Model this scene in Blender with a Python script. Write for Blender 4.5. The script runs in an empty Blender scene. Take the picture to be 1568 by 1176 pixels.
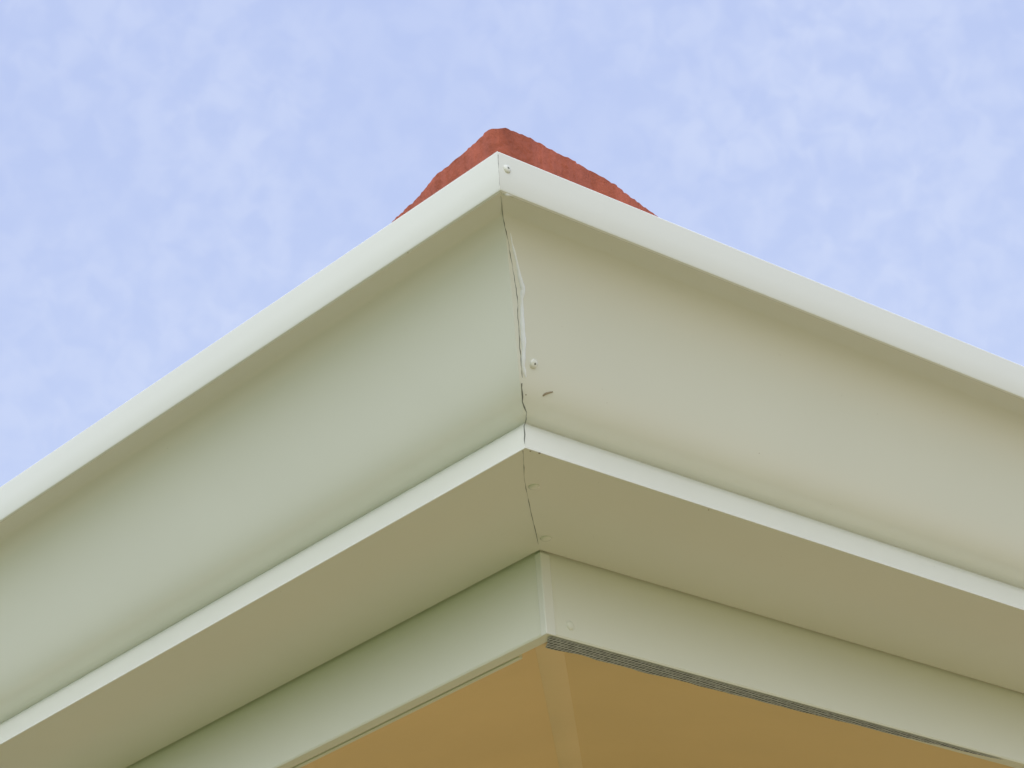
import bpy, bmesh, math, random
from mathutils import Vector, Matrix, noise
random.seed(7)
# ------------------------------------------------------------ camera calibration
F=4276.0; CX,CY=784.0,588.0
def cv(u,v): return Vector((u-CX,-(v-CY),-F))
UP=Vector((-643.8,8227.0,-F)).normalized()
DR=Vector((5279,-1810,-F)); DR=(DR-UP*DR.dot(UP)).normalized()
DL=UP.cross(DR).normalized()
R=Matrix((DR,DL,UP))
def ray(u,v): return (R@cv(u,v)).normalized()
ZB=2.72
ANCH=Vector((0,0,ZB))
CAM=ANCH-ray(827,845)*2.5
def proj(P):
    c=R.transposed()@(P-CAM); s=F/(-c.z)
    return CX+c.x*s, CY-c.y*s
def z_for(o,v):
    a,b=0.0,6.0
    for _ in range(60):
        m=(a+b)/2
        if proj(Vector((-o,-o,m)))[1]>v: a=m
        else: b=m
    return (a+b)/2
def o_for(z,v):
    a,b=-1.0,1.0
    for _ in range(60):
        m=(a+b)/2
        if proj(Vector((-m,-m,z)))[1]>v: a=m
        else: b=m
    return (a+b)/2
OS=o_for(ZB,686); OT=OS+0.092
ZF=z_for(0,970)

# ------------------------------------------------------------ materials
def mat(name,base,rough=0.5,var=0.05,scale=6,bump=0.0,bscale=80,spec=0.5,detail=4,col2=None,bdet=5):
    m=bpy.data.materials.new(name); m.use_nodes=True
    nt=m.node_tree; b=nt.nodes['Principled BSDF']
    b.inputs['Roughness'].default_value=rough
    b.inputs['Specular IOR Level'].default_value=spec
    tc=nt.nodes.new('ShaderNodeTexCoord')
    n=nt.nodes.new('ShaderNodeTexNoise'); n.inputs['Scale'].default_value=scale; n.inputs['Detail'].default_value=detail
    nt.links.new(tc.outputs['Object'],n.inputs['Vector'])
    r=nt.nodes.new('ShaderNodeValToRGB')
    r.color_ramp.elements[0].position=0.3; r.color_ramp.elements[1].position=0.7
    c2=col2 if col2 else [min(1,c*(1+var)) for c in base]
    r.color_ramp.elements[0].color=(*[c*(1-var) for c in base],1)
    r.color_ramp.elements[1].color=(*c2,1)
    nt.links.new(n.outputs['Fac'],r.inputs['Fac']); nt.links.new(r.outputs['Color'],b.inputs['Base Color'])
    if bump>0:
        n2=nt.nodes.new('ShaderNodeTexNoise'); n2.inputs['Scale'].default_value=bscale; n2.inputs['Detail'].default_value=bdet
        nt.links.new(tc.outputs['Object'],n2.inputs['Vector'])
        bp=nt.nodes.new('ShaderNodeBump'); bp.inputs['Strength'].default_value=bump; bp.inputs['Distance'].default_value=0.01
        nt.links.new(n2.outputs['Fac'],bp.inputs['Height']); nt.links.new(bp.outputs['Normal'],b.inputs['Normal'])
    return m
M_GUT=mat('gutter_paint',(0.755,0.75,0.645),0.24,0.02,3,0.10,7,bdet=2)
M_FAS=mat('fascia_paint',(0.74,0.735,0.595),0.36,0.02,4,0.06,20)
M_SOF=mat('soffit_paint',(0.83,0.60,0.275),0.55,0.05,3,0.06,60)
M_SOFB=mat('soffit_batten_paint',(0.85,0.65,0.34),0.45,0.05,5,0.08,60)
M_TERR=mat('terracotta',(0.37,0.095,0.052),0.85,0.22,30,0.5,120,0.3)
M_WALL=mat('wall_render',(0.62,0.52,0.36),0.85,0.05,2,0.3,60)
M_GRASS=mat('grass',(0.07,0.105,0.03),0.95,0.3,1.5,0.5,60,0.2)
M_PAVE=mat('paving_sand',(0.295,0.245,0.145),0.9,0.12,2,0.3,40,0.3)
M_SEAM=mat('seam_dark',(0.16,0.165,0.13),0.8,0.2,40)
M_SEAL=mat('sealant',(0.86,0.88,0.87),0.10,0.03,20,0.1,200)
M_DIRT=mat('dirt',(0.30,0.24,0.15),0.8,0.3,80)
M_GLASS=mat('window_glass',(0.03,0.04,0.05),0.05,0.02,2)
M_FRAME=mat('window_frame',(0.7,0.7,0.62),0.4)
M_VENT=bpy.data.materials.new('vent_mesh'); M_VENT.use_nodes=True
nt=M_VENT.node_tree; b=nt.nodes['Principled BSDF']; b.inputs['Roughness'].default_value=0.7
tc=nt.nodes.new('ShaderNodeTexCoord'); vo=nt.nodes.new('ShaderNodeTexVoronoi'); vo.inputs['Scale'].default_value=230; vo.inputs['Randomness'].default_value=0.15
nt.links.new(tc.outputs['Object'],vo.inputs['Vector'])
r=nt.nodes.new('ShaderNodeValToRGB'); r.color_ramp.elements[0].position=0.3; r.color_ramp.elements[0].color=(0.09,0.10,0.10,1)
r.color_ramp.elements[1].position=0.6; r.color_ramp.elements[1].color=(0.52,0.55,0.54,1)
nt.links.new(vo.outputs['Distance'],r.inputs['Fac']); nt.links.new(r.outputs['Color'],b.inputs['Base Color'])

def obj(name,verts,faces,m,parent=None,smooth=False,angle=30):
    me=bpy.data.meshes.new(name); me.from_pydata([tuple(v) for v in verts],[],faces); me.update()
    bm=bmesh.new(); bm.from_mesh(me); bmesh.ops.recalc_face_normals(bm,faces=bm.faces); bm.to_mesh(me); bm.free()
    me.materials.append(m)
    if smooth:
        for p in me.polygons: p.use_smooth=True
        me.set_sharp_from_angle(angle=math.radians(angle))
    o=bpy.data.objects.new(name,me); bpy.context.collection.objects.link(o)
    if parent: o.parent=parent
    return o
def empty(name):
    o=bpy.data.objects.new(name,None); bpy.context.collection.objects.link(o); return o
house=empty('house'); gutter=empty('rain_gutter')
W=9.0
def loft(name,prof,m,parent,closed=True,smooth=True,angle=30):
    V=[];Fc=[];n=len(prof)
    for o,z in prof:
        V+= [(-o,-o,z),(W+o,-o,z),(W+o,W+o,z),(-o,W+o,z)]
    rng=range(n) if closed else range(n-1)
    for i in rng:
        j=(i+1)%n
        for k in range(4):
            l=(k+1)%4
            Fc.append((i*4+k,i*4+l,j*4+l,j*4+k))
    return obj(name,V,Fc,m,parent,smooth,angle)

# ------------------------------------------------------------ gutter profile (outward offset, height)
def slope(t): return 0.60+1.35*math.exp(-(t/0.17)**1.3)+1.3*math.exp(-((1-t)/0.14)**1.5)
NI=400
cum=[0.0]
for i in range(NI): cum.append(cum[-1]+slope((i+0.5)/NI)/NI)
def kinterp(t):
    x=t*NI; i=min(NI-1,int(x)); return 1-(cum[i]+(cum[i+1]-cum[i])*(x-i))/cum[-1]
prof=[]
zt=z_for(OT,230); zlb=z_for(OT,291)
prof+= [(OT-0.012,zt-0.003),(OT-0.004,zt+0.0005),(OT-0.0012,zt)]
prof+= [(OT,zt-0.0015),(OT+0.001,(zt+zlb)/2),(OT,zlb+0.003),(OT-0.0008,zlb+0.001),(OT-0.0025,zlb)]
OSs=OS-0.028
oa=OT-0.005
for i in range(0,61):
    t=i/60; o=OSs+(oa-OSs)*kinterp(t); v=295+(648-295)*t
    prof.append((o,z_for(o,v)))
zs=z_for(OSs,651)
prof.append((OSs+0.0016,zs-0.0006))
prof+= [(OS-0.0012,ZB+0.0026),(OS-0.0003,ZB+0.0014),(OS-0.0004,ZB+0.0004),(OS-0.002,ZB)]
prof.append((0.0035,ZB)); prof.append((0.0030,ZB+0.001))
OUT=list(prof)
inner=[(0.0030,zt-0.01),(0.006,zt-0.01),(0.006,ZB+0.004)]
for o,z in reversed(OUT[8:-7]): inner.append((o-0.005,z+0.004))
inner.append((OT-0.006,zlb+0.004)); inner.append((OT-0.010,zt-0.008))
loft('gutter_trough',OUT+inner,M_GUT,gutter,True,True,28)

def surf(u,v,side='R',lift=0.0,prof=OUT):
    d=ray(u,v); best=None
    ax=1 if side=='R' else 0
    for i in range(len(prof)-1):
        (o1,z1),(o2,z2)=prof[i],prof[i+1]
        n=Vector((0,-(z2-z1),-(o2-o1))) if side=='R' else Vector((-(z2-z1),0,-(o2-o1)))
        if n.length<1e-9: continue
        n.normalize()
        p0=Vector((0,-o1,z1)) if side=='R' else Vector((-o1,0,z1))
        den=d.dot(n)
        if abs(den)<1e-6: continue
        t=(p0-CAM).dot(n)/den
        P=CAM+d*t
        L=(o2-o1)**2+(z2-z1)**2
        s=((-P[ax]-o1)*(o2-o1)+(P.z-z1)*(z2-z1))/L
        if -0.02<=s<=1.02 and t>0 and (best is None or t<best[0]):
            if n.dot(d)>0: n=-n
            best=(t,P+n*lift,n)
    return best
def disc(name,P,n,rad,h,m,parent,seg=24):
    n=n.normalized(); a=n.orthogonal().normalized(); b=n.cross(a)
    V=[];rings=[(1,0),(0.97,0.3),(0.85,0.62),(0.6,0.88),(0.3,1.0)]
    for rr,hh in rings:
        for k in range(seg):
            t=2*math.pi*k/seg; V.append(P+(a*math.cos(t)+b*math.sin(t))*rad*rr+n*h*hh)
    Fc=[]
    for i in range(len(rings)-1):
        for k in range(seg):
            l=(k+1)%seg; Fc.append((i*seg+k,i*seg+l,(i+1)*seg+l,(i+1)*seg+k))
    Fc.append(tuple((len(rings)-1)*seg+k for k in range(seg)))
    return obj(name,V,Fc,m,parent,True,60)
def tube(name,pts,rads,m,parent,seg=8):
    V=[];Fc=[];n=len(pts)
    for i,p in enumerate(pts):
        t=(pts[min(i+1,n-1)]-pts[max(i-1,0)]).normalized()
        ref=Vector((-1,-1,-0.3)).normalized(); a=(ref-t*ref.dot(t)).normalized(); b=t.cross(a)
        for k in range(seg):
            an=2*math.pi*k/seg; V.append(p+(a*math.cos(an)+b*math.sin(an))*rads[i])
    for i in range(n-1):
        for k in range(seg):
            l=(k+1)%seg; Fc.append((i*seg+k,i*seg+l,(i+1)*seg+l,(i+1)*seg+k))
    Fc.append(tuple(range(seg))); Fc.append(tuple((n-1)*seg+k for k in range(seg)))
    return obj(name,V,Fc,m,parent,True,80)
def seam(name,plist,r0,m,parent,jit=1.2,side='R',lift=0.0,lo=0.2,hi=1.5):
    pts=[];rads=[]
    for (u1,v1),(u2,v2) in zip(plist[:-1],plist[1:]):
        st=max(2,int(abs(v2-v1)/6))
        for i in range(st):
            s=i/st; v=v1+(v2-v1)*s; u=u1+(u2-u1)*s+random.uniform(-jit,jit)
            r=surf(u,v,side,lift)
            if r: pts.append(r[1]); rads.append(r0*random.uniform(lo,hi))
    if len(pts)>2: tube(name,pts,rads,m,parent)
seam('seam_face',[(767,300),(771,335),(779,375),(786,415),(792,455),(794,500),(797,545),(801,585)],0.00030,M_SEAM,gutter,0.6)
seam('seam_lower',[(799,587),(800,615),(806,632),(806,642),(803,652),(803,686)],0.00050,M_SEAM,gutter,0.6)
seam('seam_lip',[(762,232),(764,262),(766,291)],0.00022,M_SEAM,gutter,0.3)
seam('seam_underside',[(801,690),(803,735),(811,775),(826,840)],0.00024,M_SEAM,gutter,0.3)
def smear(name,plist,ws):
    pts=[];rads=[]
    for i in range(len(plist)-1):
        (u1,v1),(u2,v2)=plist[i],plist[i+1]
        for k in range(5):
            s=k/5; r=surf(u1+(u2-u1)*s,v1+(v2-v1)*s,'R',-0.0008)
            if r: pts.append(r[1]); rads.append((ws[i]+(ws[i+1]-ws[i])*s)*0.00055*random.uniform(0.85,1.12))
    tube(name,pts,rads,M_SEAL,gutter,12)
smear('sealant_bead',[(780,345),(784,372),(791,400),(796,425),(801,443),(799,458),(800,500),(802,530),(801,560),(806,582)],[1.4,1.8,3,3.6,5,3.2,4.4,5.0,3.6,2.0])
smear('sealant_bead_lip',[(766,296),(772,297),(779,299),(786,300)],[1.4,2.6,2.4,1.4])
for nm,u,v,rr in (('rivet_lip',776,259,6),('rivet_face',817,557,6.5),('rivet_base',818,745,8),('rivet_base_rear',836,824,8)):
    r=surf(u,v,'R'); disc(nm,r[1],r[2],rr*0.00064,0.0022,M_GUT,gutter)
    if nm in('rivet_lip','rivet_face'):
        disc(nm+'_hole',r[1]+r[2]*0.0020,r[2],0.0011,0.0005,M_SEAM,gutter,10)
spk=[(826,693,3),(812,690,2),(785,302,1.6),(625,387,1.2),(995,722,.8),(1085,780,1.5),(1430,868,1),(257,686,.8),(1162,694,.8),(430,905,.8),(805,604,1.2),(820,852,1.2)]
for i in range(26): spk.append((random.uniform(810,1500),random.uniform(380,880),random.uniform(.35,.6)))
for i in range(16): spk.append((random.uniform(60,760),random.uniform(450,1100),random.uniform(.35,.6)))
V=[];Fc=[]
for u,v,s in spk:
    side='R' if u>803 or (v<400 and u>765) else 'L'
    r=surf(u,v,side,0.0005)
    if not r: continue
    P,n=r[1],r[2]
    a=n.orthogonal().normalized();b=n.cross(a); k0=len(V); N=9
    for k in range(N):
        t=2*math.pi*k/N; q=s*0.00062*random.uniform(0.6,1.2)
        V.append(P+(a*math.cos(t)+b*math.sin(t)*0.7)*q)
    Fc.append(tuple(range(k0,k0+N)))
obj('dirt_specks',V,Fc,M_DIRT,gutter)
p=[surf(u,v,'R',0.0002)[1] for u,v in ((831,606),(835,603),(841,601),(846,600))]
tube('debris',p,[0.0007,0.0010,0.0008,0.0006],M_DIRT,gutter)

# ------------------------------------------------------------ fascia
zf=ZF
fp=[(0.0,zt-0.02),(0.0,zf+0.002),(-0.001,zf+0.0003),(-0.002,zf),(-0.013,zf),(-0.0135,zf+0.001),(-0.0135,zf+0.02),(-0.02,zf+0.02),(-0.02,zt-0.02)]
loft('fascia',fp,M_FAS,house,True,True,30)
e=0.0018;w=0.010
a=[(-e,-e),(w,-e),(w,0.0),(0.0,0.0),(0.0,0.006),(-e,0.006)]
V=[(x,y,ZB-0.0008) for x,y in a]+[(x,y,zf-0.001) for x,y in a]
Fc=[(i,(i+1)%6,6+(i+1)%6,6+i) for i in range(6)]+[(0,1,2,3,4,5),(6,7,8,9,10,11)]
cc=obj('fascia_corner_cover',V,Fc,M_GUT,house)
bv=cc.modifiers.new('b','BEVEL'); bv.width=0.0008; bv.segments=2
FP=[(0.0,ZB),(0.0,zf)]
for u,v in ((873,958),):
    r=surf(u,v,'R',0,FP); disc('fascia_rivet',r[1],r[2],0.0045,0.002,M_FAS,house)
# ------------------------------------------------------------ soffit (rakes up with the rafters)
SL=0.43; SS=0.2; WALL=0.75
so=[(-0.0133,zf+0.004),(-WALL,zf+0.004+SS*(WALL-0.0133)),(-WALL,zf+0.014+SS*(WALL-0.0133)),(-0.0133,zf+0.014)]
loft('soffit',so,M_SOF,house,True,False)
def sz(d): return zf+0.004+SS*(d-0.0133)
V=[];Fc=[]
d0,d1=0.016,WALL
hw=0.0125;th=0.0016
t=Vector((1,-1,0)).normalized()
for d in (d0,d1):
    c=Vector((d,d,sz(d)))
    for s_,h_ in ((-1,-0.0002),(-0.7,-th),(0.7,-th),(1,-0.0002),(1,0.008),(-1,0.008)):
        lat=abs(s_*hw)/math.sqrt(2)*SS
        V.append(c+t*hw*s_+Vector((0,0,h_-lat if h_<0 else h_)))
Fc=[(i,(i+1)%6,6+(i+1)%6,6+i) for i in range(6)]+[(0,1,2,3,4,5),(6,7,8,9,10,11)]
obj('soffit_batten',V,Fc,M_SOFB,house,True,50)
V=[];Fc=[];N=90
for i in range(N+1):
    x=0.006+i/N*0.62; wd=0.021*(1-(i/N))**0.65*(1+0.15*noise.noise(Vector((x*25,0,0))))+0.0008*random.random()
    if i==0: wd=0.004
    if i==1: wd=0.012
    V+= [(x,0.0015,zf-0.0008),(x,0.0015+wd,zf-0.0008)]
for i in range(N): Fc.append((2*i,2*i+1,2*i+3,2*i+2))
obj('insect_mesh',V,Fc,M_VENT,house)
zw=sz(WALL)+0.02
def box(name,x0,x1,y0,y1,z0,z1,m,parent,bev=0):
    V=[(x,y,z) for x in(x0,x1) for y in(y0,y1) for z in(z0,z1)]
    Fc=[(0,1,3,2),(4,5,7,6),(0,1,5,4),(2,3,7,6),(0,2,6,4),(1,3,7,5)]
    o=obj(name,V,Fc,m,parent)
    if bev:
        q=o.modifiers.new('b','BEVEL'); q.width=bev; q.segments=2
    return o
box('soffit_edge_bead',0.0155,0.0205,0.055,W-0.06,zf-0.0005,zf+0.012,M_FAS,house,0.001)
# ------------------------------------------------------------ walls with windows + door
box('walls',WALL,W-WALL,WALL,W-WALL,-0.05,zw,M_WALL,house)
for k,(a0) in enumerate((2.2,5.6)):
    box('window_frame_front_%d'%k,a0,a0+1.3,WALL-0.03,WALL+0.02,0.9,2.1,M_FRAME,house,0.004)
    box('window_pane_front_%d'%k,a0+.07,a0+1.23,WALL-0.036,WALL,0.97,2.03,M_GLASS,house)
    box('window_frame_side_%d'%k,WALL-0.03,WALL+0.02,a0,a0+1.3,0.9,2.1,M_FRAME,house,0.004)
    box('window_pane_side_%d'%k,WALL-0.036,WALL,a0+.07,a0+1.23,0.97,2.03,M_GLASS,house)
box('door',4.1,5.0,WALL-0.03,WALL+0.02,0.0,2.1,M_FRAME,house,0.004)
# ------------------------------------------------------------ tiled roof
ez=zt-0.012
st=0.06;lo=-0.03;n=int((W+0.06)/st)+1
V=[];Fc=[]
for i in range(n+1):
    for j in range(n+1):
        x=lo+(W+0.06)*i/n; y=lo+(W+0.06)*j/n
        dx=min(x-lo,W+0.03-x); dy=min(y-lo,W+0.03-y)
        d=min(dx,dy); al=y if dx<dy else x
        fr=(d/0.33)%1
        z=ez-0.03+SL*d+0.02*(1-fr)+0.018*math.sin(al*2*math.pi/0.3)
        V.append((x,y,z))
for i in range(n):
    for j in range(n):
        Fc.append((i*(n+1)+j,(i+1)*(n+1)+j,(i+1)*(n+1)+j+1,i*(n+1)+j+1))
obj('roof_tiles',V,Fc,M_TERR,house,True,40)
# hip starter tile
dap=ray(762,193); tt=(-0.10-CAM.x-CAM.y)/(dap.x+dap.y); ap=CAM+dap*tt
def onplane(u,v,side):
    d=ray(u,v); k=0 if side=='L' else 1
    t=(ap[k]-CAM[k])/d[k]
    return CAM+d*t
Lo=[(530,410),(598,342),(622,317),(640,301),(660,274),(680,257),(705,238),(728,216),(742,202),(752,196)]
Ro=[(774,195),(786,200),(800,205),(830,220),(870,240),(905,261),(940,280),(962,298),(985,314),(1003,328),(1090,390)]
def dens(L,side):
    out=[]
    for (u1,v1),(u2,v2) in zip(L[:-1],L[1:]):
        st=max(1,int(math.hypot(u2-u1,v2-v1)/4))
        for k in range(st):
            s=k/st; out.append(onplane(u1+(u2-u1)*s+random.uniform(-.5,.5),v1+(v2-v1)*s+random.uniform(-1.1,.9),side))
    out.append(onplane(*L[-1],side)); return out
lp=dens(Lo,'L'); rp=dens(Ro,'R')
front=lp+[ap+Vector((0.002,0.002,0))]+rp
V=[];Fc=[]
rows=[]
zlow=ez-0.06
hip=Vector((1,1,SL))
for kind,off in (('b',0),('f',0),('r',0.006),('r',0.15),('r',0.30),('r',0.42)):
    row=[]
    for P in front:
        if kind=='b': Q=Vector((P.x,P.y,zlow))
        elif kind=='f': Q=P+Vector((0,0,-0.001))
        else: Q=P+hip*off*0.75
        if kind!='b':
            nn=noise.noise_vector(Q*60)*0.0010+noise.noise_vector(Q*220)*0.0008; Q=Q+nn
        row.append(len(V)); V.append(Q)
    rows.append(row)
for a_,b_ in zip(rows[:-1],rows[1:]):
    for i in range(len(front)-1): Fc.append((a_[i],a_[i+1],b_[i+1],b_[i]))
obj('hip_starter_tile',V,Fc,M_TERR,house,True,50)
def hiptile(name,P,dirxy,L):
    ax=Vector((dirxy[0],dirxy[1],SL)).normalized(); lat=Vector((-dirxy[1],dirxy[0],0)).normalized(); upv=ax.cross(lat)
    if upv.z<0: upv=-upv
    V=[];Fc=[];K=12
    for s,rs in ((0,1.08),(0.04,1.08),(0.041,1.0),(1,0.9)):
        for k in range(K+1):
            an=math.pi*k/K
            V.append(P+ax*L*s+lat*math.cos(an)*0.13*rs+upv*(math.sin(an)*0.11*rs-0.02))
    for i in range(3):
        for k in range(K): Fc.append((i*(K+1)+k,i*(K+1)+k+1,(i+1)*(K+1)+k+1,(i+1)*(K+1)+k))
    obj(name,V,Fc,M_TERR,house,True,40)
H=W/2; L=0.42
for ci,(x0,y0,dx,dy) in enumerate(((0,0,1,1),(W,0,-1,1),(W,W,-1,-1),(0,W,1,-1))):
    step=L*0.93/math.sqrt(2+SL*SL)
    k=1 if ci==0 else 0
    while k*step<H:
        s=k*step+ (0.12 if ci==0 else 0)
        if s<H: hiptile('hip_tile_%d_%d'%(ci,k),Vector((x0+dx*s,y0+dy*s,ez+SL*s)),(dx,dy),L)
        k+=1
# ------------------------------------------------------------ ground
bpy.ops.mesh.primitive_plane_add(size=1200,location=(0,0,0)); g=bpy.context.object; g.name='ground'; g.data.materials.append(M_GRASS)
V=[(-2.2,-9,0.004),(30,-9,0.004),(30,0.75,0.004),(0.75,0.75,0.004),(0.75,14,0.004),(-2.2,14,0.004)]
obj('paving',V,[(0,1,2,3,4,5)],M_PAVE)
# ------------------------------------------------------------ light
el,az=math.radians(60),math.radians(48)
S=Vector((math.sin(az)*math.cos(el),math.cos(az)*math.cos(el),math.sin(el)))
ld=bpy.data.lights.new('sun','SUN'); ld.energy=3.7; ld.angle=math.radians(0.5); ld.color=(1,0.95,0.86)
lo_=bpy.data.objects.new('sun',ld); bpy.context.collection.objects.link(lo_)
lo_.rotation_euler=S.to_track_quat('Z','Y').to_euler(); lo_.location=(0,0,20)
w=bpy.data.worlds.new('World'); bpy.context.scene.world=w; w.use_nodes=True
nt=w.node_tree; bg=nt.nodes['Background']; bg.inputs['Strength'].default_value=0.1
sky=nt.nodes.new('ShaderNodeTexSky'); sky.sky_type='NISHITA'; sky.sun_disc=False
sky.sun_elevation=el; sky.sun_rotation=az; sky.air_density=1.0; sky.dust_density=0.6; sky.ozone_density=2.0
tc=nt.nodes.new('ShaderNodeTexCoord'); sp=nt.nodes.new('ShaderNodeSeparateXYZ'); nt.links.new(tc.outputs['Generated'],sp.inputs[0])
def math_(op,a,b=None):
    m_=nt.nodes.new('ShaderNodeMath'); m_.operation=op
    for k,q in ((0,a),(1,b)):
        if q is None: continue
        if isinstance(q,(int,float)): m_.inputs[k].default_value=q
        else: nt.links.new(q,m_.inputs[k])
    return m_.outputs[0]
def nz(scale,det,rough,dist=0):
    n_=nt.nodes.new('ShaderNodeTexNoise'); n_.inputs['Scale'].default_value=scale; n_.inputs['Detail'].default_value=det; n_.inputs['Roughness'].default_value=rough; n_.inputs['Distortion'].default_value=dist
    nt.links.new(tc.outputs['Generated'],n_.inputs['Vector']); return n_.outputs['Fac']
def mrange(x,a,b,c,d):
    m_=nt.nodes.new('ShaderNodeMapRange'); m_.interpolation_type='SMOOTHSTEP'
    for k,q in zip(('From Min','From Max','To Min','To Max'),(a,b,c,d)): m_.inputs[k].default_value=q
    nt.links.new(x,m_.inputs['Value']); return m_.outputs[0]
def mix(f,A,B):
    m_=nt.nodes.new('ShaderNodeMix'); m_.data_type='RGBA'
    for k,q in (('Factor',f),('A',A),('B',B)):
        if isinstance(q,float): m_.inputs[k].default_value=q
        elif isinstance(q,tuple): m_.inputs[k].default_value=q
        else: nt.links.new(q,m_.inputs[k])
    return m_.outputs['Result']
haze=mix(0.84,sky.outputs[0],(5.2,6.2,9.5,1))
low=mrange(sp.outputs['Z'],0.3,0.62,0.42,0.0)
haze=mix(low,haze,(6.8,7.8,9.9,1))
ripple=mrange(nz(85,2.0,0.5,0.3),0.28,0.75,0.0,1.0)
patch=mrange(nz(9,2,0.5),0.3,0.7,0.4,1.0)
cl=math_('ADD',math_('MULTIPLY',math_('MULTIPLY',ripple,patch),0.32),math_('MULTIPLY',patch,0.08))
c1=mix(cl,haze,(7.5,8.2,10.0,1))
# brighter sky opposite the sun, out of view, added to brighten the gutter faces
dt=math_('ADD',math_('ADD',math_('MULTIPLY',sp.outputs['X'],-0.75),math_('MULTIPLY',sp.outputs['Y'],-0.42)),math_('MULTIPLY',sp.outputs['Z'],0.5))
sky_fill=mrange(dt,0.0,0.85,0.0,0.97)
c2=mix(sky_fill,c1,(17.5,18.2,20.5,1))
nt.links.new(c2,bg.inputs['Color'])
# ------------------------------------------------------------ camera
cd=bpy.data.cameras.new('camera'); cd.sensor_width=36; cd.sensor_fit='HORIZONTAL'; cd.lens=36*F/1568; cd.clip_end=3000; cd.clip_start=0.05
co=bpy.data.objects.new('camera',cd); bpy.context.collection.objects.link(co)
co.matrix_world=Matrix.Translation(CAM)@R.to_4x4()
sc=bpy.context.scene; sc.camera=co
sc.view_settings.view_transform='Standard'; sc.view_settings.look='None'; sc.view_settings.exposure=0
